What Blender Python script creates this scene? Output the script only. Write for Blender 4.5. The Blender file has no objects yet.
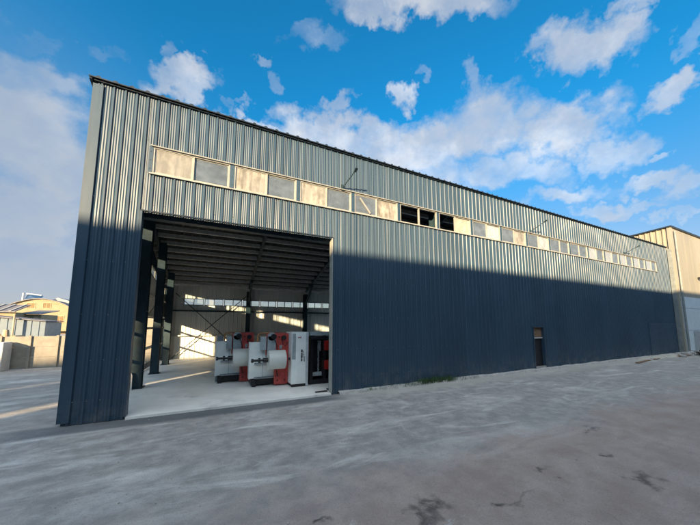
import bpy, bmesh, math, random
from mathutils import Vector, Matrix
random.seed(7)
SC = bpy.context.scene
COL = SC.collection
R = math.radians

# ------------------------------------------------------------------ camera
CAM_LOC = Vector((2.63, -7.562, 2.0))
cam_d = bpy.data.cameras.new('camera'); cam = bpy.data.objects.new('camera', cam_d); COL.objects.link(cam)
cam.location = CAM_LOC
cam.rotation_euler = (R(90 + 6.18), 0, R(-25.85))
cam_d.sensor_width = 36; cam_d.lens = 14.246; cam_d.shift_y = 0.045
cam_d.clip_start = 0.05; cam_d.clip_end = 6000
SC.camera = cam

# ------------------------------------------------------------------ exposure
SC.view_settings.view_transform = 'Standard'; SC.view_settings.look = 'None'
SC.view_settings.exposure = 1.68; SC.view_settings.gamma = 1.0
SC.view_settings.use_curve_mapping = False
SC.cycles.max_bounces = 10; SC.cycles.diffuse_bounces = 7; SC.cycles.transparent_max_bounces = 16
SC.cycles.sample_clamp_indirect = 20.0
SC.cycles.use_denoising = True

# ------------------------------------------------------------------ sun
SUN_EL = 14.7; SUN_AZ = 226.0           # where the sun stands: azimuth clockwise from +Y
sl = bpy.data.lights.new('sun', 'SUN'); so = bpy.data.objects.new('sun', sl); COL.objects.link(so)
sd = Vector((math.sin(R(SUN_AZ)) * math.cos(R(SUN_EL)), math.cos(R(SUN_AZ)) * math.cos(R(SUN_EL)), math.sin(R(SUN_EL))))
so.rotation_euler = sd.to_track_quat('Z', 'Y').to_euler()
so.location = (-20, -20, 20)
sl.energy = 5.0; sl.angle = R(0.9); sl.color = (1.0, 0.75, 0.45)

# ------------------------------------------------------------------ world: sky with clouds
wd = bpy.data.worlds.new('World'); SC.world = wd; wd.use_nodes = True
NT = wd.node_tree; N = NT.nodes; L = NT.links
for n in list(N): N.remove(n)
def nd(t, **k):
    n = N.new(t)
    for a, v in k.items(): setattr(n, a, v)
    return n
def wm(op, a, b=None, clamp=False):
    n = nd('ShaderNodeMath', operation=op, use_clamp=clamp)
    for i, s in enumerate((a, b)):
        if s is None: continue
        if isinstance(s, (int, float)): n.inputs[i].default_value = s
        else: L.new(s, n.inputs[i])
    return n.outputs[0]
def wv(op, a, b=None, out=0):
    n = nd('ShaderNodeVectorMath', operation=op)
    for i, s in enumerate((a, b)):
        if s is None: continue
        if isinstance(s, (tuple, Vector)): n.inputs[i].default_value = tuple(s)
        else: L.new(s, n.inputs[i])
    return n.outputs[out]
def wramp(x, lo, hi):
    n = nd('ShaderNodeMapRange', interpolation_type='SMOOTHSTEP')
    L.new(x, n.inputs[0]); n.inputs[1].default_value = lo; n.inputs[2].default_value = hi
    return n.outputs[0]
def wnoise(vec, scale, det=6, rough=.6, col=False):
    n = nd('ShaderNodeTexNoise'); n.inputs['Scale'].default_value = scale; n.inputs['Detail'].default_value = det
    n.inputs['Roughness'].default_value = rough; L.new(vec, n.inputs['Vector'])
    return n.outputs['Color' if col else 'Fac']
def wmix(f, a, b):
    n = nd('ShaderNodeMix', data_type='RGBA')
    for i, s in ((0, f), (6, a), (7, b)):
        if isinstance(s, (int, float)): n.inputs[i].default_value = s
        elif isinstance(s, tuple): n.inputs[i].default_value = (*s, 1)
        else: L.new(s, n.inputs[i])
    return n.outputs[2]
sky = nd('ShaderNodeTexSky', sky_type='NISHITA'); sky.sun_disc = False
sky.sun_elevation = R(SUN_EL); sky.sun_rotation = R(SUN_AZ)
sky.air_density = 1.0; sky.dust_density = 0.4; sky.ozone_density = 3.0
tc = nd('ShaderNodeTexCoord'); DIR = tc.outputs['Generated']
sepd = nd('ShaderNodeSeparateXYZ'); L.new(DIR, sepd.inputs[0])
tcol = wmix(wramp(sepd.outputs[2], .08, .62), (.55, .45, .44), (.075, .74, .91))
tint = nd('ShaderNodeMix', data_type='RGBA', blend_type='MULTIPLY'); tint.inputs[0].default_value = 1
L.new(sky.outputs[0], tint.inputs[6]); L.new(tcol, tint.inputs[7])
# cloud banks: compass azimuth (deg from +Y towards +X), elevation, half width, half height, tilt (deg), weight
CLOUDS = [
    (41.8, 51.4, 11.9, 2.4, -14, 1.00),
    (31.7, 51.5, 4.3, 1.6, -6, 0.90),
    (69.5, 38.3, 5.7, 2.9, -16, 1.00),
    (73.9, 37.8, 2.4, 1.8, -13, 0.80),
    (64.2, 39.2, 3.3, 1.6, -27, 0.70),
    (53.5, 33.8, 8.7, 5.2, -10, 1.00),
    (65.0, 30.1, 6.5, 4.0, -5, 1.00),
    (40.9, 32.7, 13.1, 5.1, -1, 1.10),
    (23.6, 35.5, 14.4, 3.1, -8, 1.00),
    (6.5, 36.4, 5.4, 1.4, -2, 0.90),
    (70.9, 25.2, 3.3, 3.0, -4, 0.80),
    (56.4, 26.4, 10.6, 2.8, -16, 0.80),
    (42.8, 27.5, 10.4, 3.7, -9, 0.90),
    (64.3, 20.6, 5.9, 1.7, -2, 0.85),
    (69.1, 17.7, 4.2, 1.2, -6, 0.80),
    (77.4, 30.3, 3.1, 1.8, -10, 0.95),
    (79.5, 30.3, 1.9, 1.5, -23, 0.90),
    (75.1, 19.6, 4.0, 1.5, -10, 0.80),
    (78.0, 17.2, 2.3, 1.8, -9, 0.70),
    (74.9, 22.9, 2.0, 0.6, -17, 0.70),
    (73.3, 16.3, 4.6, 0.8, -12, 0.60),
    (77.3, 13.8, 3.2, 0.6, -11, 0.50),
    (37.4, 41.3, 2.3, 2.3, 28, 0.85),
    (51.8, 39.8, 1.7, 3.4, 1, 0.55),
    (41.4, 44.6, 1.5, 1.2, -11, 0.40),
    (-8.1, 38.8, 5.0, 2.1, 16, 0.95),
    (-5.4, 37.3, 3.1, 1.7, 20, 0.90),
    (-9.7, 41.4, 2.0, 0.8, 54, 0.40),
    (2.1, 38.3, 1.2, 0.8, 15, 0.50),
    (22.5, 39.7, 2.9, 1.6, 18, 0.80),
    (6.5, 44.5, 1.5, 1.0, 13, 0.55),
    (9.3, 42.0, 1.5, 1.3, -50, 0.45),
    (19.0, 48.3, 4.6, 1.8, 4, 0.40),
    (14.4, 49.2, 3.8, 1.1, 22, 0.35),
    (75.2, 39.9, 1.7, 0.9, -37, 0.60),
    (79.7, 33.9, 1.2, 1.0, -38, 0.40),
    (-26.6, 25.1, 7.3, 7.8, 28, 1.15),
    (-22.1, 22.0, 5.7, 7.0, 22, 1.10),
    (-26.4, 31.6, 4.8, 3.3, -0, 0.90),
    (-27.5, 36.3, 2.8, 1.5, 15, 0.40),
    (-19.9, 38.4, 2.5, 1.1, 22, 0.35),
    (-24.3, 14.6, 7.1, 4.7, 16, 1.00),
    (-24.6, 7.1, 7.4, 2.4, 14, 0.70),
    (-21.1, 9.8, 5.2, 2.0, 10, 0.70),
    (-20.7, 4.8, 6.3, 1.1, 5, 0.80),
    (2.4, 4.5, 22.4, 3.0, 2, 0.80),
]
wa = wnoise(DIR, 5.5, 5, .6, True); wb = wnoise(DIR, 17, 5, .6, True)
off = wv('ADD', wv('MULTIPLY', wv('SUBTRACT', wa, (.5, .5, .5)), (.22, .22, .18)), wv('MULTIPLY', wv('SUBTRACT', wb, (.5, .5, .5)), (.11, .11, .10)))
P = wv('ADD', DIR, off)
def blob(az, el, hw, hh, tilt, wgt):
    a, e, t = R(az), R(el), R(tilt)
    d = Vector((math.sin(a) * math.cos(e), math.cos(a) * math.cos(e), math.sin(e)))
    r = Vector((math.cos(a), -math.sin(a), 0)); u = r.cross(d); 
    r2 = r * math.cos(t) + u * math.sin(t); u2 = u * math.cos(t) - r * math.sin(t)
    gx = r2 / R(hw); gy = u2 / R(hh)
    x = wm('SUBTRACT', wv('DOT_PRODUCT', P, gx, 1), d.dot(gx)); y = wm('SUBTRACT', wv('DOT_PRODUCT', P, gy, 1), d.dot(gy))
    q = wm('ADD', wm('MULTIPLY', x, x), wm('MULTIPLY', y, y))
    f = wm('MULTIPLY', wm('SUBTRACT', 1.35, q, True), wgt)
    return wm('MULTIPLY', f, wm('GREATER_THAN', wv('DOT_PRODUCT', DIR, d, 1), .3))
dens = None
for c in CLOUDS:
    b = blob(*c); dens = b if dens is None else wm('MAXIMUM', dens, b)
# unseen bright cloud added away from the view for more fill light
vd = Vector((math.sin(R(25.85)), math.cos(R(25.85)), .25)).normalized()
back = wramp(wv('DOT_PRODUCT', DIR, vd, 1), .42, .0)
SD = wv('MULTIPLY', DIR, (1, 1, 2.2))
over = wm('MULTIPLY', wramp(sepd.outputs[2], .48, .70), .36)
gen = wm('MULTIPLY', wramp(wm('ADD', wnoise(SD, 2.2, 6, .55), over), .54, .72), back)
fine = wnoise(wv('MULTIPLY', DIR, (1, 1, 1.5)), 9, 8, .62)
dens = wm('MAXIMUM', dens, gen)
mott = wm('MULTIPLY', wm('SUBTRACT', fine, .5), 1.1)
dens = wm('MULTIPLY', wm('ADD', dens, mott), wramp(dens, 0.0, .25))
alpha = wm('MULTIPLY', wramp(dens, .0, 1.65), .95)
# sunlit tops, greyer undersides
shade = wramp(wnoise(wv('ADD', DIR, (0.03, 0.03, -.03)), 6, 5, .6), .40, .70)
ccol = wmix(shade, (2.05, 2.13, 2.3), (3.5, 3.4, 3.3))
ccol = wmix(wm('MULTIPLY', back, .85), ccol, (10.2, 10.7, 10.9))
sep = nd('ShaderNodeSeparateXYZ'); L.new(DIR, sep.inputs[0])
low = wramp(sep.outputs[2], .35, .05)
left = wramp(wv('DOT_PRODUCT', DIR, (-.80, .60, 0), 1), .38, .85)
ccol = wmix(wm('MULTIPLY', left, .85), ccol, (1.4, 1.62, 1.95))
veil = wm('MULTIPLY', wm('MULTIPLY', left, wramp(sepd.outputs[2], .75, .1)), .62)
final = wmix(alpha, wmix(veil, tint.outputs[2], (1.4, 1.62, 2.05)), ccol)
bg = nd('ShaderNodeBackground'); bg.inputs['Strength'].default_value = 0.096
L.new(final, bg.inputs['Color'])
ow = nd('ShaderNodeOutputWorld'); L.new(bg.outputs[0], ow.inputs['Surface'])
wd.cycles.sampling_method = 'MANUAL'; wd.cycles.sample_map_resolution = 1024

# ------------------------------------------------------------------ materials
class MT:
    def __init__(s, name):
        s.m = bpy.data.materials.new(name); s.m.use_nodes = True; s.t = s.m.node_tree
        s.b = s.t.nodes['Principled BSDF']; s.out = s.t.nodes['Material Output']
        tcn = s.t.nodes.new('ShaderNodeTexCoord'); s.co = tcn.outputs['Object']
    def n(s, t, **k):
        x = s.t.nodes.new(t)
        for a, v in k.items(): setattr(x, a, v)
        return x
    def put(s, x, i):
        if isinstance(x, (int, float)): i.default_value = x
        elif isinstance(x, (tuple, Vector)): i.default_value = (*x, 1) if (i.type == 'RGBA' and len(x) == 3) else tuple(x)
        else: s.t.links.new(x, i)
    def math(s, op, a, b=0., clamp=False):
        x = s.n('ShaderNodeMath', operation=op, use_clamp=clamp); s.put(a, x.inputs[0]); s.put(b, x.inputs[1]); return x.outputs[0]
    def vec(s, op, a, b=None, out=0):
        x = s.n('ShaderNodeVectorMath', operation=op); s.put(a, x.inputs[0])
        if b is not None: s.put(b, x.inputs[1])
        return x.outputs[out]
    def noise(s, scale, det=5, rough=.6, sc=(1, 1, 1), dist=0, co=None):
        x = s.n('ShaderNodeTexNoise'); x.inputs['Scale'].default_value = scale; x.inputs['Detail'].default_value = det
        x.inputs['Roughness'].default_value = rough; x.inputs['Distortion'].default_value = dist
        s.put(s.vec('MULTIPLY', co or s.co, sc), x.inputs['Vector']); return x.outputs['Fac']
    def ramp(s, x, lo, hi, a=0., b=1.):
        r = s.n('ShaderNodeMapRange', interpolation_type='SMOOTHSTEP'); s.put(x, r.inputs[0])
        for i, v in enumerate((lo, hi, a, b)): r.inputs[i + 1].default_value = v
        return r.outputs[0]
    def mix(s, f, a, b, mode='MIX'):
        x = s.n('ShaderNodeMix', data_type='RGBA', blend_type=mode); s.put(f, x.inputs[0]); s.put(a, x.inputs[6]); s.put(b, x.inputs[7]); return x.outputs[2]
    def sep(s, v=None):
        x = s.n('ShaderNodeSeparateXYZ'); s.put(v or s.co, x.inputs[0]); return x.outputs
    def bump(s, h, strength=.3, dist=.02):
        x = s.n('ShaderNodeBump'); x.inputs['Strength'].default_value = strength; x.inputs['Distance'].default_value = dist
        s.put(h, x.inputs['Height']); s.put(x.outputs[0], s.b.inputs['Normal'])
    def set(s, **k):
        for a, v in k.items(): s.put(v, s.b.inputs[a.replace('_', ' ')])
        return s

def simple(name, col, rough=.55, metal=0., var=.18, scale=4., sc=(1, 1, 1), bump=.0, dirt=None, spec=.5):
    m = MT(name)
    f = m.noise(scale, 6, .65, sc)
    lo = tuple(c * (1 - var) for c in col); hi = tuple(min(1, c * (1 + var)) for c in col)
    c = m.mix(m.ramp(f, .3, .7), lo, hi)
    if dirt:
        g = m.ramp(m.noise(scale * .45, 7, .7, sc), .5, .72)
        c = m.mix(m.math('MULTIPLY', g, .7), c, dirt)
    m.set(Base_Color=c, Roughness=m.ramp(m.noise(scale * 2.3, 4), .2, .8, max(.02, rough - .1), min(1, rough + .12)), Metallic=metal)
    m.b.inputs['Specular IOR Level'].default_value = spec
    if bump: m.bump(m.noise(scale * 8, 5), bump, .01)
    return m.m

def sheet_mat(name, col, rough=.45, along=(1, 0, 0), wave=.06):
    """pre-painted steel sheet: tone steps from panel to panel, vertical streaks, dents"""
    m = MT(name)
    x = m.vec('DOT_PRODUCT', m.co, along, 1)
    pn = m.math('FLOOR', m.math('MULTIPLY', x, 1 / .8533))
    wn = m.n('ShaderNodeTexWhiteNoise', noise_dimensions='1D'); m.put(pn, wn.inputs['W'])
    streak = m.noise(1.0, 6, .6, (9, 9, .5))
    big = m.noise(.45, 4, .6)
    f = m.math('ADD', m.math('MULTIPLY', wn.outputs['Value'], .45), m.math('MULTIPLY', streak, .6))
    f = m.math('ADD', f, m.math('MULTIPLY', big, .3))
    c = m.mix(m.ramp(f, .35, 1.0), tuple(v * .90 for v in col), tuple(v * 1.10 for v in col))
    dz = m.sep()[2]
    splash = m.math('MULTIPLY', m.ramp(dz, .9, .0), m.ramp(m.noise(3.0, 6, .65), .4, .75))
    c = m.mix(m.math('MULTIPLY', splash, .35), c, (.22, .21, .19))
    spot = m.ramp(m.noise(14, 3, .5), .74, .80)
    c = m.mix(m.math('MULTIPLY', spot, .30), c, (.5, .5, .48))
    m.set(Base_Color=c, Roughness=m.ramp(m.math('ADD', big, m.math('MULTIPLY', streak, .5)), .4, 1.1, rough - .08, rough + .14))
    m.b.inputs['Specular IOR Level'].default_value = .62
    m.bump(m.math('ADD', m.noise(.9, 3, .5, (1.5, 1.5, .6)), m.math('MULTIPLY', m.noise(6, 2, .5), .06)), wave, .12)
    return m.m

M = {}
M['facade'] = sheet_mat('blue_grey_steel_sheet', (.022, .052, .085))
M['side'] = sheet_mat('side_steel_sheet', (.022, .052, .085), along=(0, 1, 0))
M['inner'] = sheet_mat('pale_grey_wall_sheet', (.82, .82, .77), .45)
M['trim'] = simple('dark_blue_trim', (.012, .020, .030), .4)
M['jamb'] = simple('pale_flashing', (.30, .30, .27), .4, var=.15)
M['steel'] = simple('dark_teal_steel', (.018, .040, .052), .5, var=.25)
M['galv'] = simple('galvanised_steel', (.56, .56, .53), .45, .2, var=.15, scale=9)
M['deck'] = simple('roof_deck', (.055, .055, .05), .5, .2)
M['frame'] = simple('cream_window_frame', (.30, .30, .275), .4, var=.12, scale=6)
M['slab'] = simple('pale_floor_concrete', (.78, .76, .70), .6, var=.10, scale=1.2, dirt=(.26, .26, .25), bump=.12)
M['kerb'] = simple('pale_kerb_concrete', (.42, .40, .37), .85, var=.22, scale=6, bump=.4)
M['white'] = simple('white_machine_paint', (.82, .84, .80), .35, var=.05)
M['red'] = simple('red_machine_paint', (.55, .075, .06), .45, var=.18, scale=5)
M['deepred'] = simple('deep_red_paint', (.34, .015, .012), .4)
M['black'] = simple('black_steel', (.012, .012, .014), .45, var=.3)
M['grey'] = simple('grey_machine_paint', (.33, .37, .38), .4)
M['chrome'] = simple('bare_steel_shaft', (.35, .37, .39), .3, .8)
M['film'] = simple('pale_film_roll', (.66, .66, .60), .38, var=.04)
M['orange'] = simple('orange_pipe_paint', (.55, .22, .06), .45)
M['cream'] = sheet_mat('cream_steel_sheet', (.265, .25, .205), .5)
M['creamshade'] = simple('cream_wall_shade_tone', (.50, .58, .62), .5, var=.07, scale=1.5)  # blue-grey shade on the cream wall, put in as its colour
M['creamside'] = sheet_mat('cream_side_sheet', (.28, .255, .19), .5, (0, 1, 0))
M['creamtrim'] = simple('cream_trim', (.20, .22, .22), .5)
M['shutter'] = simple('grey_shutter', (.34, .38, .40), .45, var=.1)
M['opp'] = simple('dull_grey_sheet', (.05, .055, .06), .6)
M['fence'] = simple('precast_fence_concrete', (.27, .245, .20), .85, var=.15, scale=2.5, bump=.3, dirt=(.19, .17, .145))
M['block'] = simple('whitewashed_wall', (.55, .55, .54), .8, var=.08, bump=.15)
M['yellow'] = simple('cream_yellow_plaster', (.29, .24, .145), .8, var=.10, scale=.8, bump=.15)
M['tan'] = simple('tan_plaster', (.5, .36, .22), .8, var=.14, scale=1)
M['roofdark'] = simple('weathered_roof_sheet', (.16, .15, .16), .6, var=.25)
M['bluesheet'] = simple('pale_blue_sheet', (.125, .165, .20), .5, var=.1, scale=1)
M['solar'] = simple('solar_glass', (.03, .07, .14), .15)
M['tank'] = simple('white_tank', (.50, .52, .53), .35)
M['paleroof'] = simple('pale_roof_edge', (.30, .31, .31), .5)
M['darkglass'] = simple('dark_window_glass', (.22, .15, .08), .12)
M['wood'] = simple('old_plank', (.20, .12, .07), .85, var=.3, scale=6, sc=(1, 6, 6), bump=.3)
M['stone'] = simple('broken_concrete', (.34, .33, .31), .9, var=.25, scale=7, bump=.5)
M['sand'] = simple('pale_sand', (.46, .42, .35), .95, var=.2, scale=9, bump=.6)
M['rubber'] = simple('black_rubber', (.015, .015, .016), .8)
M['grass'] = simple('grass_green', (.045, .10, .028), .7, var=.5, scale=3)
M['screw'] = simple('zinc_screw', (.24, .27, .28), .4, .3)
M['concrete'] = simple('grey_concrete', (.30, .29, .27), .85, var=.12, scale=2, bump=.25)

def glass_mat(name, trans, dustcol, dust, rough=.06):
    m = MT(name); t = m.t
    tr = m.n('ShaderNodeBsdfTransparent'); tr.inputs[0].default_value = (.85, .9, .92, 1)
    m.set(Base_Color=m.mix(m.ramp(m.noise(3, 5), .3, .7), tuple(c * .8 for c in dustcol), tuple(c * 1.15 for c in dustcol)), Roughness=rough)
    lw = m.n('ShaderNodeLayerWeight'); lw.inputs[0].default_value = .5
    fz = m.math('ADD', m.math('MULTIPLY', m.math('POWER', lw.outputs['Facing'], 5.), .9), .05)
    f = m.math('ADD', m.math('ADD', m.ramp(m.noise(1.6, 4, .55, (1, 1, 2.5)), .3, .75, dust * .5, dust * 1.5), fz), 1 - trans, True)
    ms = m.n('ShaderNodeMixShader'); m.put(f, ms.inputs[0]); m.put(tr.outputs[0], ms.inputs[1]); m.put(m.b.outputs[0], ms.inputs[2])
    m.put(ms.outputs[0], m.out.inputs['Surface']); return m.m
M['glass'] = glass_mat('dusty_window_glass', .60, (.15, .185, .23), .20)
M['clear'] = glass_mat('thin_window_glass', .98, (.5, .5, .48), .12)

def paper_mat():
    m = MT('papered_pane'); oi = m.n('ShaderNodeObjectInfo')
    co = m.vec('ADD', m.co, m.vec('SCALE', oi.outputs['Location']))
    fold = m.noise(1.0, 3, .6, (5.5, 1, .8), .4); w = m.noise(5, 5, .65, (1, 1, .7)); g = m.noise(1.5, 3, .5)
    c = m.mix(m.ramp(m.math('ADD', m.math('MULTIPLY', fold, .65), m.math('MULTIPLY', w, .45)), .42, .68), (.22, .195, .15), (.60, .56, .48))
    c = m.mix(m.ramp(g, .4, .65, 0, .55), c, (.30, .30, .285))
    c = m.mix(m.ramp(oi.outputs['Random'], .2, 1., 0., .5), c, (.36, .36, .33))
    m.set(Base_Color=c, Roughness=.3); m.b.inputs['Coat Weight'].default_value = .8; m.b.inputs['Coat Roughness'].default_value = .05; m.bump(fold, .25, .03)
    tl = m.n('ShaderNodeBsdfTranslucent'); m.put(c, tl.inputs[0]); ms = m.n('ShaderNodeMixShader'); ms.inputs[0].default_value = .3
    m.put(m.b.outputs[0], ms.inputs[1]); m.put(tl.outputs[0], ms.inputs[2]); m.put(ms.outputs[0], m.out.inputs['Surface']); return m.m
M['paper'] = paper_mat()
def dull_mat():
    m = MT('grey_papered_pane')
    w = m.noise(5, 5, .65, (1, 1, .5))
    m.set(Base_Color=m.mix(m.ramp(w, .3, .7), (.30, .29, .23), (.46, .44, .34)), Roughness=.3); m.b.inputs['Coat Weight'].default_value = .5; return m.m
M['dull'] = dull_mat()

def white_mat():
    m = MT('whitened_pane'); oi = m.n('ShaderNodeObjectInfo')
    w = m.noise(4, 5, .65, (1, 1, .7), co=m.vec('ADD', m.co, m.vec('SCALE', oi.outputs['Location'])))
    c = m.mix(m.ramp(w, .3, .7), (.26, .28, .29), (.42, .44, .44)); c = m.mix(m.ramp(oi.outputs['Random'], .1, .9, 0, .5), c, (.24, .26, .28))
    m.set(Base_Color=c, Roughness=.25); m.b.inputs['Coat Weight'].default_value = .8; m.b.inputs['Coat Roughness'].default_value = .04; return m.m
M['whitep'] = white_mat()
def ground_mat():
    m = MT('dusty_yard_asphalt')
    x, y, z = m.sep()
    fine = m.noise(38, 4, .7); mid = m.noise(3.2, 7, .68); big = m.noise(.35, 5, .6)
    c = m.mix(m.ramp(mid, .3, .72), (.225, .210, .195), (.41, .378, .345))
    c = m.mix(m.ramp(fine, .3, .75, 0, .35), c, (.37, .36, .34))
    # pale dust swept along the yard
    st = m.noise(1.0, 8, .66, (.42, 1.5, 1), .9)
    dust = m.math('MULTIPLY', m.ramp(st, .48, .68), m.ramp(big, .36, .58))
    c = m.mix(m.math('MULTIPLY', dust, .88), c, (.62, .595, .55))
    # curved tyre tracks in dust
    for sc, wd_, amt in (((.22, .5, 1), .014, .6), ((.16, .35, 1), .008, .5)):
        r = m.noise(1.0, 2, .45, sc, 1.2)
        ln = m.ramp(m.math('ABSOLUTE', m.math('SUBTRACT', r, .5)), wd_, wd_ * .25)
        c = m.mix(m.math('MULTIPLY', m.math('MULTIPLY', ln, m.ramp(mid, .38, .62)), amt), c, (.42, .41, .39))
    # brown, earthy ground nearer the middle of the yard
    e = m.math('ADD', m.math('MULTIPLY', y, -1.), m.math('MULTIPLY', m.math('SUBTRACT', big, .5), 3.))
    e = m.math('ADD', e, m.math('MULTIPLY', m.math('SUBTRACT', mid, .5), 1.4))
    brown = m.ramp(e, 3.5, 4.9)
    bc = m.mix(m.ramp(m.noise(1.6, 6, .65), .35, .68), (.325, .228, .185), (.43, .34, .285))
    bc = m.mix(m.ramp(fine, .3, .75, 0, .4), bc, (.21, .17, .15))
    c = m.mix(m.math('MULTIPLY', brown, .85), c, bc)
    gr = m.noise(150, 2, .6); c = m.mix(m.ramp(gr, .56, .70, 0, .30), c, (.42, .41, .39)); c = m.mix(m.ramp(gr, .44, .32, 0, .28), c, (.11, .105, .10))
    g3 = m.noise(55, 3, .65); c = m.mix(m.ramp(g3, .46, .34, 0, .42), c, (.14, .135, .13)); c = m.mix(m.ramp(g3, .60, .72, 0, .30), c, (.52, .51, .48))
    g4 = m.noise(11, 5, .7); c = m.mix(m.ramp(g4, .48, .30, 0, .30), c, (.17, .165, .16))
    cv = m.n('ShaderNodeTexVoronoi', feature='DISTANCE_TO_EDGE'); cv.inputs['Scale'].default_value = .42
    m.put(m.vec('ADD', m.co, m.vec('MULTIPLY', _colnoise(m, 1.3), (.9, .9, 0))), cv.inputs['Vector'])
    crack = m.math('MULTIPLY', m.ramp(cv.outputs['Distance'], .006, .002), m.ramp(m.noise(.55, 3, .5), .56, .66))
    c = m.mix(m.math('MULTIPLY', crack, .3), c, (.07, .068, .066))
    # dust along the wall foot
    foot = m.math('MULTIPLY', m.ramp(m.math('ADD', y, m.math('MULTIPLY', m.math('SUBTRACT', mid, .5), 1.2)), -1.3, -.35), m.ramp(x, 4.5, 7.5))
    foot = m.math('MULTIPLY', foot, m.ramp(y, .5, .1))
    c = m.mix(m.math('MULTIPLY', foot, .7), c, (.44, .41, .36))
    # damp strip below the doorway
    damp = m.math('MULTIPLY', m.ramp(m.math('ABSOLUTE', m.math('ADD', y, .25)), .42, .2), m.ramp(x, 6.4, 5.4))
    c = m.mix(m.math('MULTIPLY', m.math('MULTIPLY', damp, m.ramp(x, -1.6, .2)), .8), c, (.075, .085, .095))
    # oil stains
    wob = m.vec('ADD', m.co, m.vec('SCALE', None or m.vec('SUBTRACT', _colnoise(m, 3.5), (.5, .5, .5))))
    for (sx, sy, rx, ry) in ((4.86, -5.00, .24, .17), (4.70, -5.16, .14, .10), (7.74, -5.80, .19, .13), (3.76, -4.66, .08, .06), (6.85, -5.13, .10, .07), (5.62, -5.22, .11, .07), (8.1, -5.2, .10, .06), (9.2, -4.6, .22, .05)):
        d = m.vec('LENGTH', m.vec('MULTIPLY', m.vec('SUBTRACT', wob, (sx, sy, 0)), (1 / rx, 1 / ry, 0)), None, 1)
        c = m.mix(m.math('MULTIPLY', m.math('MULTIPLY', m.ramp(d, 1.5, .25), m.ramp(m.noise(7, 6, .7), .25, .6)), .82), c, (.034, .030, .028))
    # pale scuffs
    sp = m.noise(2.6, 6, .7, (.55, 1.3, 1), .8)
    c = m.mix(m.ramp(sp, .645, .71, 0, .7), c, (.48, .465, .44))
    m.set(Base_Color=c, Roughness=m.ramp(mid, .3, .7, .72, .92))
    h = m.math('ADD', m.math('ADD', m.math('MULTIPLY', g3, .22), m.math('MULTIPLY', fine, .25)), m.math('ADD', m.math('MULTIPLY', mid, .6), m.math('MULTIPLY', big, .8)))
    m.bump(h, .45, .035); return m.m
def _colnoise(m, s):
    x = m.n('ShaderNodeTexNoise'); x.inputs['Scale'].default_value = s; x.inputs['Detail'].default_value = 5; m.put(m.co, x.inputs['Vector']); return x.outputs['Color']
M['ground'] = ground_mat()

# ------------------------------------------------------------------ mesh helpers
class MB:
    def __init__(s): s.bm = bmesh.new()
    def box(s, x0, x1, y0, y1, z0, z1, bev=0., mat=None):
        r = bmesh.ops.create_cube(s.bm, size=1); vs = r['verts']
        T = Matrix.Translation(((x0 + x1) / 2, (y0 + y1) / 2, (z0 + z1) / 2)) @ Matrix.Diagonal((abs(x1 - x0), abs(y1 - y0), abs(z1 - z0), 1))
        if mat is not None: T = mat @ T
        bmesh.ops.transform(s.bm, matrix=T, verts=vs)
        if bev:
            es = list({e for v in vs for e in v.link_edges})
            bmesh.ops.bevel(s.bm, geom=es, offset=bev, segments=2, profile=.6, affect='EDGES')
        return s
    def bar(s, a, b, r, n=10, r2=None, caps=True):
        a = Vector(a); b = Vector(b); d = b - a
        q = bmesh.ops.create_cone(s.bm, cap_ends=caps, segments=n, radius1=r, radius2=r if r2 is None else r2, depth=d.length)
        T = Matrix.Translation((a + b) / 2) @ d.to_track_quat('Z', 'Y').to_matrix().to_4x4()
        bmesh.ops.transform(s.bm, matrix=T, verts=q['verts']); return s
    def tube(s, pts, r, n=8):
        for a, b in zip(pts, pts[1:]): s.bar(a, b, r, n)
        for p in pts[1:-1]:
            q = bmesh.ops.create_uvsphere(s.bm, u_segments=n, v_segments=6, radius=r); bmesh.ops.translate(s.bm, verts=q['verts'], vec=p)
        return s
    def beam(s, a, b, w, h):
        """rectangular bar from a to b, w across, h in depth"""
        a = Vector(a); b = Vector(b); d = b - a
        T = Matrix.Translation((a + b) / 2) @ d.to_track_quat('Y', 'Z').to_matrix().to_4x4() @ Matrix.Diagonal((w, d.length, h, 1))
        q = bmesh.ops.create_cube(s.bm, size=1); bmesh.ops.transform(s.bm, matrix=T, verts=q['verts']); return s
    def poly(s, pts, ext):
        """planar outline extruded along ext"""
        vs = [s.bm.verts.new(p) for p in pts]; f = s.bm.faces.new(vs)
        r = bmesh.ops.extrude_face_region(s.bm, geom=[f]); nv = [g for g in r['geom'] if isinstance(g, bmesh.types.BMVert)]
        bmesh.ops.translate(s.bm, verts=nv, vec=ext); return s
    def grid(s, us, vs, fn, skip=None):
        g = [[s.bm.verts.new(fn(u, v, i, j)) for j, v in enumerate(vs)] for i, u in enumerate(us)]
        for i in range(len(us) - 1):
            for j in range(len(vs) - 1):
                if skip and skip((us[i] + us[i + 1]) / 2, j): continue
                s.bm.faces.new((g[i][j], g[i + 1][j], g[i + 1][j + 1], g[i][j + 1]))
        lone = [v for v in s.bm.verts if not v.link_faces]
        bmesh.ops.delete(s.bm, geom=lone, context='VERTS'); return s
    def build(s, name, mat, parent=None, smooth=False, fixn=True):
        if fixn: bmesh.ops.recalc_face_normals(s.bm, faces=s.bm.faces)
        me = bpy.data.meshes.new(name); s.bm.to_mesh(me); s.bm.free()
        o = bpy.data.objects.new(name, me); COL.objects.link(o); me.materials.append(mat)
        if smooth:
            for p in me.polygons: p.use_smooth = True
        if parent: place_under(o, parent)
        return o
def place_under(o, parent):
    o.parent = parent
    if parent.parent is None and parent.type == 'EMPTY':
        o.matrix_parent_inverse = Matrix.Translation(-parent.location)
def thing(name, label, cat, loc=(0, 0, 0), group=None):
    o = bpy.data.objects.new(name, None); COL.objects.link(o); o.location = loc; o.empty_display_size = .2
    return tag(o, label, cat, group)
def tag(o, label, cat, group=None):
    o['label'] = label; o['category'] = cat
    if group: o['group'] = group
    return o
def struct(o): o['kind'] = 'structure'; return o
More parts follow.
